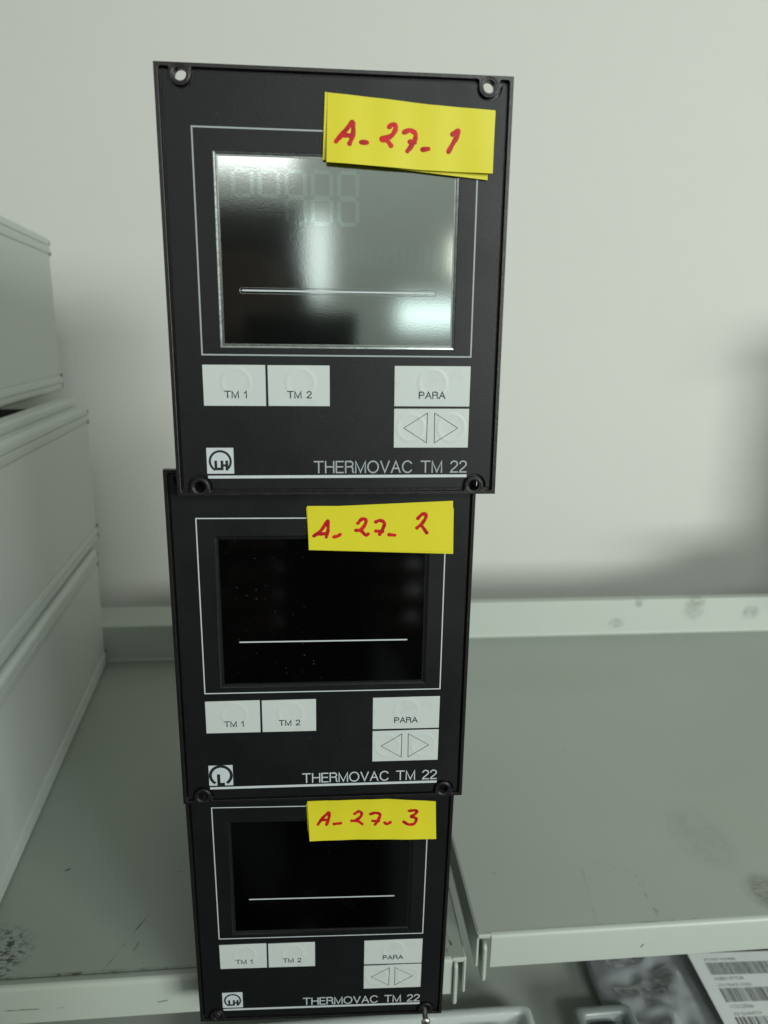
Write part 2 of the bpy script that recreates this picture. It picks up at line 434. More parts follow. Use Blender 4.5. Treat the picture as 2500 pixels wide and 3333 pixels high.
MT['shelfR'] = shelf_mat('grey_shelf_enamel', RM, (.37, .405, .37))
MT['shelf_lip'] = shelf_mat('light_grey_lip_enamel', [('soft', (290, 12, 7, 5), .5), ('soft', (312, 32, 4, 4), .6), ('soft', (370, 26, 10, 12), .3), ('scuff', (372, 32, 9, 5), .5), ('soft', (430, 20, 9, 7), .35), ('line', (-225, -11, -120, -12.5, .5), .6), ('solid', (-77, -13, -73, -12.4, .6), .6), ('solid', (159, -12.5, 160, -11, .6), .7)], (.42, .465, .42), True)
def shelf(label, x0, x1, yf, yb, z, lf, lb, matd, side):
    t_ = empty('shelf', mat=SH @ Matrix.Translation((0, 0, z*K)), label=label, category='shelf')
    a, b = (x0, x1-7) if side > 0 else (x0+7, x1)
    pr = shelf_profile(a, b, yf, yb, 0, lf, lb)
    # deck runs the full length; front lip starts after the bracket slot
    deck = [p for p in pr if p[1] > -2.3 and not (p[1] > .1)]
    fl = [p for p in pr if p[1] <= .001 and p[0] < yf+3]
    bl = [p for p in pr if p[0] > yb-3 and p[1] >= -.001]
    o = link('deck', sheet([(yf+2.2, 0), (yb-2.2, 0)], x0, x1), matd, t_)
    o = link('front_lip', sheet(fl, a, b), MT['shelf_lip'], t_); smooth_by_angle(o)
    o = link('rear_lip', sheet(bl, x0, x1), MT['shelf_lip'], t_); smooth_by_angle(o)
    # folded end flange and hook plate
    if side > 0:
        link('end_flange', join(box_me(x1-1.3, x1, yf+2.6, yb, -lf-1, .0, .5), tab_me(x1-1.3, x1-.02, yf+.6, yf+8, .02, -lf-1, 1.2)), MT['shelf_lip'], t_)
        link('corner_bridge', box_me(x1-7, x1-.4, yf+.8, yf+2.2, -2.6, -.05, .5), MT['shelf_lip'], t_)
        link('hook_plate', tab_me(x1-6.2, x1-4.4, yf-1.8, yf+30, -1.4, -lf-6, 2.6), MT['shelf_lip'], t_)
    else:
        link('end_flange', join(box_me(x0, x0+1.3, yf+1.6, yb, -lf-1, .0, .5)), MT['shelf_lip'], t_)
        link('corner_bridge', box_me(x0+.4, x0+7, yf+.8, yf+2.2, -2.4, -.05, .5), MT['shelf_lip'], t_)
        link('hook_plate', tab_me(x0+3.2, x0+5.0, yf-.6, yf+34, -5.5, -lf-9, 2.6), MT['shelf_lip'], t_)
    return t_
shelf('worn grey enamelled shelf on the left, carrying the black instruments and the cases', -420, 68.5, 274.6, 614, 0, 20, 33, MT['shelfL'], 1)
shelf('cleaner grey enamelled shelf on the right, empty, beyond the narrow gap', 75, 640, 281.2, 632, 6, 18.8, 36, MT['shelfR'], -1)
# lower shelf under both
t_ = empty('lower_shelf', mat=SH @ Matrix.Translation((0, 0, Z0-.436)), label='pale lower shelf seen under the front edges of the two upper shelves', category='shelf')
link('deck', box_me(-600, 700, 240, 676, -3, 0, 1), MT['shelfR'], t_)
# dark cross beam behind the left shelf's rear lip
o = link('wall_rail', join(box_me(-420, 70, 640, 688, -3, 1.2, 1), box_me(-420, 70, 640, 642, 1.2, 3, .3)), MT['shelf_lip'], None,
         label='grey steel rail along the wall behind the left shelf', category='rail')
o.matrix_world = SH @ Matrix.Translation((0, 0, Z0-.268))

# ------------------------------------------------------------------ instrument cases on the left
def sweep(sec, L, closed=True):
    """extrude a cross-section (x, z mm) along -y"""
    n = len(sec); V = [(p[0]*K, y*K, p[1]*K) for y in (0, -L) for p in sec]
    F = [(i, (i+1) % n, n+(i+1) % n, n+i) for i in range(n)]+[tuple(range(n)), tuple(range(2*n-1, n-1, -1))]
    bm = bmesh.new(); me = pyd(V, F); bm.from_mesh(me); return bm_mesh(bm)
def case(label, x, y, z, yaw, h, L, top_ridge, width=300):
    t_ = empty('instrument_case', mat=Matrix.Translation((x*K, y*K, Z0+z*K)) @ Matrix.Rotation(R(yaw), 4, 'Z'), label=label, category='instrument case', group='grey instrument cases piled on the shelves')
    def rail(s, base):
        # s=+1 top rail, -1 bottom rail; profile with rounded corner and three grooves
        def zz(v): return base+s*v
        sec = [(-8, zz(-14)), (-1.1, zz(-14)), (-1.1, zz(-13.4)), (-.2, zz(-13.2)), (0, zz(-12.6)), (0, zz(-7.6)), (-.9, zz(-7.2)), (-.9, zz(-6.6)), (0, zz(-6.2)), (0, zz(-3.4))]
        sec += [(-3.2+3.2*math.cos(R(a)), zz(-3.2+3.2*math.sin(R(a)))) for a in (15, 35, 55, 75, 90)]
        sec += [(-9, zz(0)), (-9.2, zz(-.9)), (-10, zz(-.9))]
        if top_ridge and s > 0:
            sec += [(-10.2, zz(4.6)), (-11.2, zz(6)), (-13, zz(6.6)), (-20, zz(6.8)), (-21, zz(6)), (-21.4, zz(-2))]
        else: sec += [(-10.4, zz(-.2)), (-20, zz(-.2)), (-21, zz(-2))]
        sec += [(-21.4, zz(-14))]
        o = link('rail', sweep(sec, L), MT['case'], t_); smooth_by_angle(o, 30)
    rail(1, h); rail(-1, 0)
    link('side_panel', box_me(-2.6, -.8, -L, -.3, 13.9, h-13.9, .2), MT['case'], t_)
    link('top_cover', box_me(-width, -21, -L, -.6, h-4, h-2.2, .3), MT['case_dark'], t_)
    link('bottom_cover', box_me(-width, -21, -L, -.6, 2.2, 4, .3), MT['case'], t_)
    link('rear_panel', box_me(-width, -2, -2.2, -.2, 3, h-3, .4), MT['case'], t_)
    for zc in (4.6, 13, h-13, h-4.6):
        link('corner_clip', box_me(-2.4, .35, -.6, 1.0, zc-1.9, zc+1.9, .4), MT['plastic_dark'], t_)
    for yy in (-26, -L+30):
        link('foot', box_me(-44, -26, yy-14, yy, -6.2, 2.3, 1.2), MT['plastic_dark'], t_)
case('lowest grey case of the stack, standing on the left shelf', -246, 583, -289.4, 10.4, 109, 340, False)
case('middle grey case of the stack, with a raised rail along its top edge', -253.5, 606, -179.5, 10.4, 118.5, 345, True)
case('smallest grey case, topmost of the stack, set farthest back', -295, 656, -52, 11.2, 131, 330, False)

# a second, shorter pile just outside the picture on the right: its soft shadow falls on the wall
case('low grey case at the bottom of the pile on the right shelf', 480+260, 652, -283, 3, 88, 150, False, 260)
case('tall grey case on top of the pile on the right shelf', 560+240, 655, -194, 3, 229, 150, False, 240)

# ------------------------------------------------------------------ the three instruments
Wd, Ht = 106.4, 128.4
HX, HZ = 7.45, 2.95
def inner(a, b, rn, f, rc, grow=0):
    """outline inside the frame: rectangle with round notches at the four screw ears"""
    def quarter(n=5):
        pass
    # build the top-right quarter relative to the corner, going from the side to the top middle, u = inwards x, v = inwards z
    pts = []
    for i in range(5):                       # corner, centre (a+rc, b+rc)
        t0 = R(180+90*i/4); pts.append((a+rc+rc*math.cos(t0), b+rc+rc*math.sin(t0)))
    for i in range(4):                       # fillet into the notch
        t0 = R(270+90*i/3); pts.append((HX-rn-f+f*math.cos(t0), b+f+f*math.sin(t0)))
    for i in range(15):                      # the notch, below the hole
        t0 = R(180-180*i/14); pts.append((HX+rn*math.cos(t0), max(HZ, b+f)+rn*math.sin(t0)))
    for i in range(4):
        t0 = R(180+90*i/3); pts.append((HX+rn+f+f*math.cos(t0), b+f+f*math.sin(t0)))
    w, h = Wd/2, Ht
    tl = [(-w+u, h-v) for u, v in pts]; tr = [(w-u, h-v) for u, v in reversed(pts)]
    br = [(w-u, v) for u, v in pts]; bl = [(-w+u, v) for u, v in reversed(pts)]
    return tl+tr+br+bl
holes = [(sx*(Wd/2-HX), z) for sx in (-1, 1) for z in (HZ+.05, Ht-HZ-.05)]
def X(v): return v-Wd/2

def button(t_, x0, x1, z0, z1, domes, label):
    b = link('button', slab([rect(x0, x1, z0, z1)], -.02, .40, .08), MT['key'], t_, label=label)
    for dx, dz in domes:
        bm = bmesh.new(); n = 40
        prof = [(5.3, -.005), (4.9, .035), (4.45, .085), (4.0, .05), (3.6, .015), (2.5, .01), (1.2, .01)]
        rings = []
        for r_, h_ in prof:
            rings.append([bm.verts.new(((dx+r_*math.cos(2*math.pi*i/n))*K, (-.025-h_)*K, (dz+r_*math.sin(2*math.pi*i/n))*K)) for i in range(n)])
        for a, c in zip(rings, rings[1:]):
            for i in range(n): bm.faces.new((a[i], a[(i+1) % n], c[(i+1) % n], c[i]))
        bm.faces.new(rings[-1])
        link('key_dome', bm_mesh(bm), MT['key'], b, smooth=True)
    return b
def lettering(name, s, x0, x1, zb, cap, w, y, mat, parent): return link(name, text_me(s, x0, x1, zb, cap, w, y), mat, parent)

def logo_lh(t_):
    x0, x1, z0, z1 = X(10.0), X(18.7), 7.45, 16.0; cx_, s = (x0+x1)/2, (x1-x0)
    b = link('logo_plate', slab([rect(x0, x1, z0, z1)], .15, .40), MT['paint'], t_, label='pale square emblem with a black open ring and the letters LH')
    cz_ = z0+s*.47
    link('emblem_ring', ribbon([arc(cx_, cz_, s*.385, s*.385, -52, 232, 40)], s*.085, .11), MT['ink'], b)
    zb, zt, w = z0+s*.13, z0+s*.50, s*.10
    link('emblem_letter', join(ribbon([[(cx_-s*.17, zt-w/2), (cx_-s*.17, zb+w/2), (cx_+.02*s, zb+w/2)]], w, .105)), MT['ink'], b)
    link('emblem_letter', join(ribbon([[(cx_+s*.06, zt-w/2), (cx_+s*.06, zb+w/2)]], w, .100), ribbon([[(cx_+s*.24, zt-w/2), (cx_+s*.24, zb+w/2)]], w, .104),
                               ribbon([[(cx_+s*.07, (zt+zb)/2), (cx_+s*.23, (zt+zb)/2)]], w*.85, .096)), MT['ink'], b)
def logo_l(t_):
    x0, x1, z0, z1 = X(10.0), X(18.9), 7.45, 16.0; cx_, s = (x0+x1)/2, (x1-x0)
    b = link('logo_plate', slab([rect(x0, x1, z0, z1)], .15, .40), MT['paint'], t_, label='pale square emblem cut by a black ring with the letter L')
    cz_ = (z0+z1)/2
    link('emblem_ring', ribbon([arc(cx_, cz_, s*.435, s*.435, 229, -49, 48)], s*.125, .11), MT['ink'], b)
    w = s*.13; zb, zt = z0+.02, cz_+s*.06
    link('emblem_letter', ribbon([[(cx_-s*.095, zt-w/2), (cx_-s*.095, zb+w/2), (cx_+s*.09, zb+w/2)]], w, .10), MT['ink'], b)

def screw(t_, x, z, head_r, y, mat, long=False):
    bm = bmesh.new(); n = 28
    prof = [(0.01, y-.9), (head_r*.45, y-.82), (head_r*.8, y-.55), (head_r, y-.1), (head_r, y+.3), (head_r*.8, y+.5), (1.2, y+.5), (1.2, y+6)]
    rings = [[bm.verts.new(((x+r_*math.cos(2*math.pi*i/n))*K, yy*K, (z+r_*math.sin(2*math.pi*i/n))*K)) for i in range(n)] for r_, yy in prof]
    for a, c in zip(rings, rings[1:]):
        for i in range(n): bm.faces.new((a[i], a[(i+1) % n], c[(i+1) % n], c[i]))
    s_ = link('screw', bm_mesh(bm), mat, t_, smooth=True)
    link('cross_slot', join(ribbon([[(x-head_r*.5, z-.2), (x+head_r*.5, z+.2)]], .42, y-.93), ribbon([[(x+.2, z-head_r*.5), (x-.2, z+head_r*.5)]], .42, y-.95)), MT['ink'], s_)
MT['steel'] = simple('dull_steel', (.55, .55, .50), .35, .25, 900, .5, 1500, .9).m
MT['black_screw'] = simple('blackened_screw', (.02, .02, .02), .3, .25, 900, .3, 1500).m

def unit(k, pose, label, scr, logo):
    x, y, z, yaw, lean, rl = pose
    mw = Matrix.Translation((x*K, y*K, Z0+z*K)) @ Matrix.Rotation(yaw, 4, 'Z') @ Matrix.Rotation(lean, 4, 'X') @ Matrix.Rotation(rl, 4, 'Y')
    t_ = empty('vacuum_gauge_controller', mat=mw, label=label, category='instrument', group='black gauge controllers stacked on the left shelf')
    # frame with pocket and ears
    link('front_frame', slab([rect(-Wd/2, Wd/2, 0, Ht), inner(1.25, 1.15, 3.15, .55, .7)]+[circ(hx, hz, 1.8) for hx, hz in holes], 0, 3.2, .16), MT['frame'], t_)
    link('backing_plate', slab([rect(-Wd/2+.7, Wd/2-.7, .6, Ht-.6)]+[circ(hx, hz, 2.0) for hx, hz in holes], 1.5, 3.05), MT['frame'], t_)
    # recessed collar round each hole
    for hx, hz in holes:
        bm = bmesh.new(); n = 28; prof = [(2.75, -.03), (2.62, -.12), (2.45, -.14), (2.25, -.02), (1.95, .25), (1.84, .6)]
        rings = [[bm.verts.new(((hx+r_*math.cos(2*math.pi*i/n))*K, yy*K, (hz+r_*math.sin(2*math.pi*i/n))*K)) for i in range(n)] for r_, yy in prof]
        for a, c in zip(rings, rings[1:]):
            for i in range(n): bm.faces.new((a[i], a[(i+1) % n], c[(i+1) % n], c[i]))
        link('screw_collar', bm_mesh(bm), MT['frame'], t_, smooth=True)
    wl, wr, wb, wt = X(15.95), X(90.65), 47.9, 105.2
    link('front_plate', slab([inner(2.05, 2.15, 4.0, .6, .8), rect(wl, wr, wb, wt)], .25, 1.45, .14), MT['foil'], t_)
    # window rim: a shallow ramp down to the glass, with a small flat step
    i1 = 1.25
    o4 = [(wl+.02, wb+.02), (wr-.02, wb+.02), (wr-.02, wt-.02), (wl+.02, wt-.02)]
    def ring(e, yy): return [((a+(e if a < 0 else -e))*K, yy*K, (c+(e if c < 70 else -e))*K) for a, c in o4]
    V = ring(0, .42)+ring(.55, .55)+ring(.75, .78)+ring(i1, .80)+ring(i1+.02, 1.2)
    F = [(4*r_+i, 4*r_+(i+1) % 4, 4*r_+4+(i+1) % 4, 4*r_+4+i) for r_ in range(4) for i in range(4)]
    bm = bmesh.new(); me = pyd(V, F); bm.from_mesh(me); me = bm_mesh(bm)
    link('window_rim', me, MT['rim_lit' if k == 1 else 'ramp'], t_)
    s_ = link('display', slab([rect(wl+i1-.3, wr-i1+.3, wb+i1-.3, wt-i1+.3)], .89, 1.4), scr, t_)
    link('display_line', slab([rrect(X(23.1), X(83.7), 65.38-.25, 65.38+.25, .2)], .80, .9, .02), MT['paint'], s_)
    if k == 1:
        # embossed foil edge round the line, ghosted digits and conductor traces of the display
        link('line_emboss', slab([rrect(X(22.3), X(84.6), 65.38-1.05, 65.38+.92, .85), rrect(X(22.55), X(84.35), 65.38-.8, 65.38+.72, .6)], .83, .9, .03), MT['rim_lit'], s_)
        for i in range(5):
            gx = X(21.6+i*8.0); top = 100.2-.0*i
            for row, (zt_, zb_) in enumerate(((top, top-7.2), (top-7.6, top-14.8))):
                if row == 1 and i < 2: continue
                xa, xb = gx, gx+5.6; w = .85
                link('display_digit', join(*[ribbon([ln], w*1.45, .845-.002*j) for j, ln in enumerate([
                    [(xa+1, zt_), (xb-1, zt_)], [(xa, zt_-1), (xa, zb_+1)], [(xb, zt_-1), (xb, zb_+1)], [(xa+1, zb_), (xb-1, zb_)]])]), MT['segment'], s_)
        link('display_trace', join(ribbon([[(X(20.5), 101.9), (X(28.0), 101.9), (X(30.0), 100.2)]], .3, .84), ribbon([[(X(20.5), 103.1), (X(36.8), 102.9), (X(37.4), 100)]], .22, .842),
                                   ribbon([[(X(39.2), 100.6), (X(43.2), 103.7)]], .25, .84), ribbon([[(X(44.8), 100), (X(47), 103.7)]], .22, .84)), MT['trace'], s_)
        for i in range(12):
            xa = X(55.8+i*2.55)
            link('display_bar', ribbon([[(xa, 79.9-i*.16), (xa-.25, 74.3-i*.16)]], 2.0, .846), MT['segbar'], s_)
    # printed frame line
    l, r_, b_, tp = X(10.1), X(96.31), 45.66, 111.54
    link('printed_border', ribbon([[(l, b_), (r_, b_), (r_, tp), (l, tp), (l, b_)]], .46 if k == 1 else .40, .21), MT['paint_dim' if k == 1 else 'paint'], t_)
    # keys
    a, b = X(9.96), X(29.72)
    k1 = button(t_, a, b, 29.6, 42.57, [(a+10.4, 42.57-5.6)], 'pale key marked TM 1'); lettering('key_lettering', 'TM 1', a+6.6, a+13.8, 32.1, 2.35, .33, -.125, MT['ink'], k1)
    a, b = X(30.47), X(50.26)
    k2 = button(t_, a, b, 29.6, 42.57, [(a+10.4, 42.57-5.6)], 'pale key marked TM 2'); lettering('key_lettering', 'TM 2', a+6.1, a+14.0, 32.1, 2.35, .33, -.125, MT['ink'], k2)
    a, b = X(71.36), X(96.37)
    k3 = button(t_, a, b, 29.62, 42.65, [(a+12.6, 42.65-5.6)], 'pale key marked PARA'); lettering('key_lettering', 'PARA', a+8.1, a+16.9, 32.1, 2.35, .33, -.125, MT['ink'], k3)
    k4 = button(t_, a, b, 15.95, 28.85, [(a+5.6, 22.6), (a+19.2, 22.6)], 'pale key with two outlined arrow triangles')
    zc = 22.5; yy = -.125
    link('arrow_outline', ribbon([[(a+3.3, zc), (a+11.1, zc+4.95), (a+11.0, zc-4.95), (a+3.3, zc)]], .17, yy), MT['ink'], k4)
    link('arrow_outline', ribbon([[(a+21.4, zc), (a+13.5, zc+4.95), (a+13.6, zc-4.95), (a+21.4, zc)]], .17, yy), MT['ink'], k4)
    logo(t_)
    link('underline', slab([rect(X(10.2), X(96.34), 5.82, 6.78)], .20, .3), MT['paint'], t_)
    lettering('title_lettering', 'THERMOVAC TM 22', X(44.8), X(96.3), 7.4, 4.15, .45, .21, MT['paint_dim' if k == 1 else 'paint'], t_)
    # chassis behind the front
    link('housing', box_me(-41.5, 41.5, 3.22, 210, 4.2, 124.0, 1.2), MT['housing'], t_)
    for hx, hz in holes:
        if k == 3 and hz < 50:
            if hx > 0: screw(t_, hx-.2, hz-1.4, 2.05, -5.0, MT['steel'])
            else: screw(t_, hx, hz, 1.75, .9, MT['black_screw'])
    return t_, mw
MT['segbar'] = simple('display_bar_film', (.345, .395, .38), .085, .03, 50, .03, 1300, 1.0).m
POSE = {1: [-15.11051, 232.77272, -51.98891, 0.08852, -0.01533, -0.00251], 2: [-21.23642, 237.75131, -172.83061, 0.07353, 0.00331, 0.00034], 3: [-24.22933, 251.52684, -293.51338, 0.05716, 0.04705, 0.00436]}
LB = {1: 'top black gauge controller, its display mirroring bright light', 2: 'middle black gauge controller with a dark dusty display and a bare L emblem',
      3: 'bottom black gauge controller standing at the shelf edge, silver screw at its lower right ear'}
NOTES = {1:{"front":[[-2.94,121.87],[12.62,120.86],[27.9,119.65],[47.87,118.76],[47.4,100.72],[25.35,101.19],[-3.44,102.53]],"back":[[-3.7,122.01],[-4.53,103.4],[46.16,99.12],[46.25,100.87],[45.81,118.0]],"ch":[[[[-0.59,108.38],[1.95,111.14],[4.49,114.06]],[[4.68,113.71],[4.56,110.51],[3.47,107.79]],[[1.17,110.4],[4.68,110.05]]],[[[6.91,108.44],[8.87,108.43]]],[[[15.36,112.93],[16.41,113.68],[17.47,113.36],[17.22,111.99],[15.86,110.34],[13.31,109.79],[13.63,109.19],[14.77,109.22],[16.13,107.65]]],[[[19.86,111.65],[21.75,112.32],[23.42,111.48],[23.3,109.68],[22.22,107.84],[20.98,106.35]],[[21.61,109.08],[23.39,109.03]]],[[[25.5,107.0],[27.49,107.28]]],[[[34.67,111.56],[36.43,112.7],[36.28,111.18],[34.96,108.96],[33.59,106.59]]]]},2:{"front":[[-5.26,115.97],[5.58,115.94],[45.18,117.7],[45.88,99.28],[-4.8,100.38]],"back":[[-5.57,115.5],[45.56,114.95],[45.96,98.37],[-4.88,100.14]],"ch":[[[[-3.09,105.29],[-0.58,107.28],[1.82,110.77]],[[1.82,110.77],[1.88,107.66],[1.25,104.86]],[[-1.66,106.08],[1.34,106.14]]],[[[3.76,104.93],[5.18,105.24],[6.15,105.88]]],[[[12.12,109.73],[13.46,111.2],[14.81,111.19],[14.82,109.6],[13.29,107.6],[11.36,107.21],[13.29,107.12],[14.85,105.59],[15.93,105.98]]],[[[18.29,110.18],[19.83,110.77],[21.39,109.97],[20.96,107.97],[19.71,105.64]],[[18.33,106.97],[20.97,106.84]]],[[[22.9,105.66],[25.16,105.45]]],[[[32.95,111.32],[34.35,112.79],[35.63,113.11],[35.82,111.71],[34.63,109.71],[32.72,107.91]],[[34.33,109.03],[36.41,106.15]]]]},3:{"front":[[-5.35,114.33],[26.1,114.7],[45.88,113.16],[46.59,96.06],[-4.55,96.19]],"back":[[-5.71,113.14],[-5.39,101.12],[-4.64,95.81],[46.42,95.79],[45.72,112.52]],"ch":[[[[-1.28,103.49],[0.87,106.64],[3.09,108.98]],[[3.31,108.98],[3.08,106.06],[2.19,103.25]],[[-0.03,105.49],[2.86,105.53]]],[[[5.08,103.6],[7.98,103.91]]],[[[13.3,107.95],[15.07,109.08],[16.19,108.31],[15.77,106.56],[13.77,105.0],[11.81,104.78],[14.67,104.61],[16.56,103.16]]],[[[19.63,107.8],[21.76,108.39],[23.57,107.6],[23.16,105.58],[21.63,102.93]],[[20.57,104.68],[23.27,104.51]]],[[[25.43,103.81],[26.57,103.08],[27.95,103.96]]],[[[35.17,109.04],[38.22,109.13],[37.91,107.64],[36.15,106.34],[38.21,105.49],[37.52,103.19],[35.13,102.87],[33.07,104.16]]]]}}
NLB = {1: 'yellow sticky note reading A 27 1 on the top controller', 2: 'yellow sticky note reading A 27 2 on the middle controller', 3: 'yellow sticky note reading A 27 3 on the bottom controller'}
def paper(outline, surf, th=.11):
    """a sheet cut to the outline, following surf(x, z), with thickness"""
    bm = bmesh.new(); pts = []
    n = len(outline)
    for i in range(n):
        a, b = Vector(outline[i]), Vector(outline[(i+1) % n]); m = max(1, int((b-a).length/1.5))
        for j in range(m): pts.append(a.lerp(b, j/m))
    cy_ = sum(p.y for p in pts)/len(pts)
    bm.faces.new([bm.verts.new((p.x, p.y, 0)) for p in pts])
    xs = [p.x for p in pts]; zs = [p.y for p in pts]
    x = min(xs)+1.5
    while x < max(xs)-.5:
        bmesh.ops.bisect_plane(bm, geom=bm.verts[:]+bm.edges[:]+bm.faces[:], plane_co=(x, 0, 0), plane_no=(1, 0, 0)); x += 1.5
    z = min(zs)+1.2
    while z < max(zs)-.4:
        bmesh.ops.bisect_plane(bm, geom=bm.verts[:]+bm.edges[:]+bm.faces[:], plane_co=(0, z, 0), plane_no=(0, 1, 0)); z += 1.2
    g = bmesh.ops.extrude_face_region(bm, geom=bm.faces[:])
    top = {v for v in g['geom'] if isinstance(v, bmesh.types.BMVert)}
    for v in bm.verts:
        s_ = surf(v.co.x, v.co.y)+(th if v in top else 0)
        v.co = (v.co.x*K, s_*K, v.co.y*K)
    return bm_mesh(bm)
scrs = {1: MT['screen1'], 2: MT['screen2'], 3: MT['screen3']}
for k in (1, 2, 3):
    u, mw = unit(k, POSE[k], LB[k], scrs[k], logo_l if k == 2 else logo_lh)
    N = NOTES[k]
    t_ = empty('sticky_note', mat=mw.copy(), label=NLB[k], category='sticky note', group='yellow sticky notes on the controllers')
    zb_, zt_ = min(p[1] for p in N['front']), max(p[1] for p in N['front'])
    amt = {1: 1.5, 2: .35, 3: 1.1}[k]
    def sb(x, z): return -.16-.25*amt*max(0, (zt_-z)/(zt_-zb_))**2
    def sf(x, z): return sb(x, z)-.16-amt*(max(0, (zt_-z)/(zt_-zb_)))**1.8*(.75+.25*math.sin(x*.12+k))-.10*amt*math.sin(x*.23+k)**2
    link('back_sheet', paper(N['back'], sb), MT['note'], t_, smooth=False)
    fs = link('front_sheet', paper(N['front'], sf), MT['note'], t_, smooth=False)
    wk = {1: 1.42, 2: 1.22, 3: 1.25}[k]
    for i, chs in enumerate(N['ch']):
        link('handwritten_mark', marker(chs, wk, sf, k*10+i), MT['marker'], fs, smooth=True)

# ------------------------------------------------------------------ things on the lower shelf
LSZ = -470
# antistatic bag
t = NT('antistatic_bag_film')
t.col(t.mix(t.ramp(t.noise(16, 4), .35, .7), (.36, .39, .41), (.50, .54, .55)))
t.set(Roughness=t.ramp(t.noise(25, 3), .3, .7, .05, .12), Metallic=0, Transmission_Weight=.35, Coat_Weight=.6, Coat_Roughness=.06)
t.bump(t.noise(60, 2), .25, .001)
MT['bag'] = t.m
bagm = SH @ Matrix.Translation((0, 0, Z0))
t_ = empty('antistatic_bag', mat=bagm, label='crumpled dark silver antistatic bag with a white barcode label, under the right shelf', category='bag')
# footprint by four corners in shelf frame, z -408 at the back, sloping down to the front
def bagpt(u, v):
    # u along x (0..1), v depth (0 front .. 1 back)
    x = 190+u*300-6*math.sin(v*6.2)*(1-u)**8
    y = 335+v*170
    z = -429+3*v
    return x, y, z
V, F = [], []; nu, nv = 110, 70
for j in range(nv+1):
    for i in range(nu+1):
        u, v = i/nu, j/nv
        x, y, z = bagpt(u, v)
        p = Vector((x*.016, y*.016, 2.2))
        e = min(1, u*14)*1.0
        rid = abs(noise.noise(p*1.3)); rid2 = abs(noise.noise(p*3.1+Vector((4, 1, 0))))
        rid3 = abs(noise.noise(p*5.3+Vector((9, 2, 5))))
        h = e*(9*(.4-rid)+7*(.4-rid2)+4.0*(.4-rid3))
        V.append((x*K, y*K, (z+h*(1 if u < .15 else max(.08, 1-(u-.15)*18)))*K))
    
for j in range(nv):
    for i in range(nu):
        a = j*(nu+1)+i; F.append((a, a+1, a+nu+2, a+nu+1))
n0 = len(V); V2 = [(a, b, c-.004) for a, b, c in V]
F2 = [tuple(n0+q for q in reversed(f)) for f in F]
edge = [(i) for i in range(nu)]
FS = []
def bd(idx):
    for a, b in zip(idx, idx[1:]): FS.append((a, n0+a, n0+b, b))
bd(list(range(nu+1))); bd([j*(nu+1)+nu for j in range(nv+1)]); bd([nv*(nu+1)+i for i in range(nu, -1, -1)]); bd([j*(nu+1) for j in range(nv, -1, -1)])
link('film', pyd(V+V2, F+F2+FS), MT['bag'], t_, smooth=True)
# label plate lies on the bag
def gtxt(s, size, depth=0):
    cu = bpy.data.curves.new('t', 'FONT'); cu.body = s; cu.size = size; cu.resolution_u = 2
    ob = bpy.data.objects.new('t', cu); C.objects.link(ob)
    me = bpy.data.meshes.new_from_object(ob.evaluated_get(bpy.context.evaluated_depsgraph_get()))
    bpy.data.objects.remove(ob); bpy.data.curves.remove(cu); return me
MT['label'] = simple('white_label_paper', (.84, .88, .87), .4, .04, 60).m
MT['print'] = simple('label_print', (.05, .055, .05), .5, .2, 200).m
# corners (camera-ground mm): top-left at px (2236,3103), left edge towards (2346,3333)
A = Vector((207.9, 392.9, -400))*1.052; Bx = Vector((264.0, 396.0, -400))*1.052; Cn = Vector((207.5, 342.3, -400))*1.052
ex = (Bx-A).normalized(); ey = (A-Cn).normalized(); ez = ex.cross(ey).normalized(); ey = ez.cross(ex)
lm = Matrix.Identity(4)
for i in range(3): lm[i][0] = ex[i]; lm[i][1] = ey[i]; lm[i][2] = ez[i]
lm.translation = Vector((A.x*K, A.y*K, Z0+A.z*K))
lm = lm @ Matrix.Rotation(R(2), 4, 'X') @ Matrix.Scale(1.052, 4)
tl = link('barcode_label', box_me(0, 104, -74, 0, -.6, 0, .25), MT['label'], None)
tl.parent = t_; tl.matrix_parent_inverse = Matrix.Identity(4); tl.matrix_basis = bagm.inverted() @ lm
rb = random.Random(3)
def put(me, x, y, z=.03):
    for v in me.vertices: v.co = ((x+v.co.x)*K, (y+v.co.y)*K, z*K)
    return me
def bars(x0, x1, y0, y1, z=.03, seed=1, dense=.9):
    r_ = random.Random(seed); V, F = [], []; x = x0
    while x < x1:
        w = r_.choice((.35, .35, .7, 1.0))*dense
        V += [(x*K, y0*K, z*K), (min(x+w, x1)*K, y0*K, z*K), (min(x+w, x1)*K, y1*K, z*K), (x*K, y1*K, z*K)]; b = len(V)-4; F.append((b, b+1, b+2, b+3))
        x += w+r_.choice((.35, .5, .8))*dense
    return pyd(V, F)
pr = []
rows = [('(P) PART NUMBER', 9, -6.2, 2.7), ('H3B513TTDE', 9, -20.5, 3.4), ('(1T) TRACE CODE', 9, -24.8, 2.7), ('112123566', 9, -39.5, 3.4), ('(Q) QUANTITY', 9, -44.0, 2.7), ('1', 9, -58.5, 3.4), ('(V) SUPPLIER CODE', 9, -64.5, 2.7)]
for s, x, y, sz in rows: link('label_text', put(gtxt(s, sz), x, y), MT['print'], tl)
link('barcode', bars(8.5, 68, -16.6, -7.6, seed=4, dense=.62), MT['print'], tl)
link('barcode', bars(8.5, 92, -35.4, -26.0, seed=7, dense=.68), MT['print'], tl)
link('barcode', bars(8.5, 62, -54.4, -45.2, seed=11, dense=1.25), MT['print'], tl)

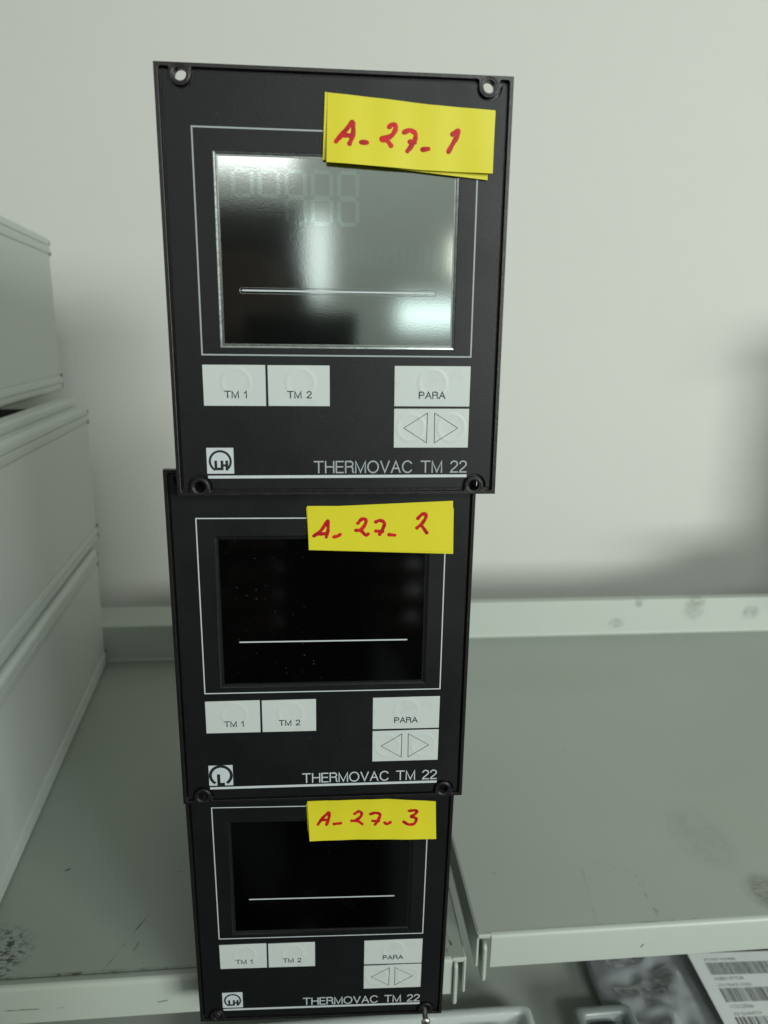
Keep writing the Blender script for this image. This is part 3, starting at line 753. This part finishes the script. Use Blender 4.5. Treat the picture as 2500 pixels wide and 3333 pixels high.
# clear blister trays
t = NT('clear_blister_plastic')
t.col((.72, .78, .76)); t.set(Roughness=.10, Transmission_Weight=.35, IOR=1.45, Alpha=1.0)
t.bump(t.noise(60, 3), .3, .001)
MT['blister'] = t.m
def loops(bm, rings):
    vr = [[bm.verts.new((p[0]*K, p[1]*K, p[2]*K)) for p in r_] for r_ in rings]
    for a, c in zip(vr, vr[1:]):
        n = len(a)
        for i in range(n): bm.faces.new((a[i], a[(i+1) % n], c[(i+1) % n], c[i]))
    return vr
def rr3(x0, x1, y0, y1, r, z): return [(p[0], p[1], z) for p in rrect(x0, x1, y0, y1, r)]
def tray(name, label, x0, x1, y0, y1, z, h, cells, mat, cat):
    t2 = empty(name, mat=SH @ Matrix.Translation((0, 0, Z0)), label=label, category=cat)
    bm = bmesh.new()
    vr = loops(bm, [rr3(x0, x1, y0, y1, 4, z-h), rr3(x0-.2, x1+.2, y0-.2, y1+.2, 4, z-h+.6), rr3(x0, x1, y0, y1, 5, z-1.6), rr3(x0+1, x1-1, y0+1, y1-1, 5, z-.3), rr3(x0+2, x1-2, y0+2, y1-2, 5, z),
                    rr3(x0+5, x1-5, y0+5, y1-5, 4, z), rr3(x0+6.4, x1-6.4, y0+6.4, y1-6.4, 3, z-1.5), rr3(x0+7.5, x1-7.5, y0+7.5, y1-7.5, 3, z-h+2)])
    bm.faces.new(vr[-1])
    link('shell', bm_mesh(bm), mat, t2, smooth=True)
    for (a, b, c, d) in cells:
        bm = bmesh.new(); vr = loops(bm, [rr3(a, b, c, d, 3, z-h+2.1), rr3(a+.8, b-.8, c+.8, d-.8, 3, z-3), rr3(a+1.8, b-1.8, c+1.8, d-1.8, 3, z-1.8), rr3(a+4, b-4, c+4, d-4, 2, z-1.6)]); bm.faces.new(vr[-1])
        link('pocket', bm_mesh(bm), mat, t2, smooth=True)
tray('blister_tray', 'clear plastic blister tray on the lower shelf, beside the bottom controller', -70, 133, 300, 362, -420, 15.5, [(-20, 80, 312, 346), (90, 120, 312, 346)], MT['blister'], 'plastic tray')
MT['grey_plastic'] = simple('grey_translucent_plastic', (.22, .25, .245), .25, .2, 40, .3, 100, 0).m
tray('plastic_tray', 'small grey plastic tray tucked beside the antistatic bag', 160, 200, 296, 359, -422, 13.5, [(170, 190, 308, 348)], MT['grey_plastic'], 'plastic tray')

# ------------------------------------------------------------------ the photographer, mirrored as a dark shape in the displays
MT['jacket'] = simple('black_jacket_cloth', (.012, .012, .014), .85, .2, 60).m
MT['hair'] = simple('dark_hair', (.012, .010, .009), .6, .3, 300).m
MT['skin'] = simple('skin', (.09, .055, .042), .5, .08, 60).m
def skinned(name, pts, edges, mat, parent, sub=2, root=0):
    me = bpy.data.meshes.new(name); me.from_pydata([p[:3] for p in pts], edges, [])
    o = bpy.data.objects.new(name, me); C.objects.link(o)
    sk = o.modifiers.new('s', 'SKIN'); sk.use_smooth_shade = True
    for i, p in enumerate(pts):
        v = me.skin_vertices[0].data[i]; v.radius = (p[3], p[4] if len(p) > 4 else p[3]); v.use_root = (i == root)
    m = o.modifiers.new('u', 'SUBSURF'); m.levels = m.render_levels = sub
    me2 = bpy.data.meshes.new_from_object(o.evaluated_get(bpy.context.evaluated_depsgraph_get()))
    bpy.data.objects.remove(o)
    return link(name, me2, mat, parent, smooth=True)
pe = empty('person', (-.055, -.41, Z0-.815), label='photographer in a black jacket holding up a phone, mirrored dark in the top display', category='person')
skinned('jacket', [(0, -.06, 0, .15, .11), (0, -.05, .22, .15, .11), (0, -.03, .42, .17, .12), (0, -.02, .56, .12, .09), (0, -.01, .635, .06, .055),
                   (-.18, -.03, .53, .065), (-.25, .04, .30, .052), (-.12, .25, .50, .036), (.18, -.03, .53, .065), (.26, .04, .30, .052), (.17, .25, .50, .036)],
        [(0, 1), (1, 2), (2, 3), (3, 4), (3, 5), (5, 6), (6, 7), (3, 8), (8, 9), (9, 10)], MT['jacket'], pe)
skinned('trousers', [(0, -.06, .02, .14, .10), (.09, -.05, -.10, .085), (.10, -.04, -.34, .065), (.10, -.07, -.47, .05), (-.09, -.05, -.10, .085), (-.10, -.04, -.34, .065), (-.10, -.07, -.47, .05)],
        [(0, 1), (1, 2), (2, 3), (0, 4), (4, 5), (5, 6)], MT['jacket'], pe)
hd = skinned('head', [(0, 0, .62, .052), (0, .005, .68, .055), (0, .03, .73, .062, .07), (0, .02, .80, .078, .092), (0, .005, .89, .074, .088), (0, 0, .895, .045, .05)],
        [(0, 1), (1, 2), (2, 3), (3, 4), (4, 5)], MT['skin'], pe)
skinned('hair', [(0, -.055, .70, .07, .06), (0, -.03, .79, .084, .085), (0, .0, .868, .086, .115), (0, .03, .895, .068, .085), (0, .085, .875, .07, .035), (.055, .07, .83, .03), (-.055, .07, .83, .03), (.066, .04, .75, .026), (-.066, .04, .75, .026)], [(0, 1), (1, 2), (2, 3), (3, 4), (4, 5), (4, 6), (5, 7), (6, 8)], MT['hair'], pe)
bmh = []
for sx in (-1, 1):
    for dx, dz, q in ((sx*.03, .80, .012), ):
        me = bpy.data.meshes.new('eye'); bm = bmesh.new(); bmesh.ops.create_uvsphere(bm, u_segments=16, v_segments=10, radius=q)
        for v in bm.verts: v.co += Vector((dx, .088, dz))
        bm.to_mesh(me); bm.free(); link('eye', me, MT['label'], pe, smooth=True)
skinned('nose', [(0, .10, .80, .008), (0, .125, .765, .012), (0, .108, .758, .010)], [(0, 1), (1, 2)], MT['skin'], pe)
for sx in (-1, 1):
    bx = .05+sx*.042       # the phone's edge, in the person's frame
    pts = [(bx+sx*.050, .29, .535, .024), (bx+sx*.030, .36, .585, .034, .018), (bx+sx*.018, .385, .63, .034, .016)]; ed = [(0, 1), (1, 2)]
    sk_o = skinned('hand', pts, ed, MT['skin'], pe)
    for f in range(4):
        z0 = .60+f*.020
        skinned('finger', [(bx+sx*.022, .385, z0, .009), (bx+sx*.020, .412, z0+.012, .0085), (bx+sx*.004, .430, z0+.018, .008), (bx-sx*.012, .4265, z0+.02, .007)][:4], [(0, 1), (1, 2), (2, 3)], MT['skin'], sk_o, 1)
    skinned('thumb', [(bx+sx*.026, .37, .60, .011), (bx+sx*.012, .395, .635, .010), (bx-sx*.008, .402, .655, .009)], [(0, 1), (1, 2)], MT['skin'], sk_o, 1)
ph = empty('phone', mat=m4.copy() @ Matrix.Translation((-.012, -.048, .011)), label='black phone held up by the photographer', category='phone')
link('phone_body', box_me(-37, 37, -80, 68, -4, 4, 3, 4), MT['ink'], ph)
link('camera_bump', box_me(0, 30, 28, 60, -5.2, -4, .5), MT['ink'], ph)
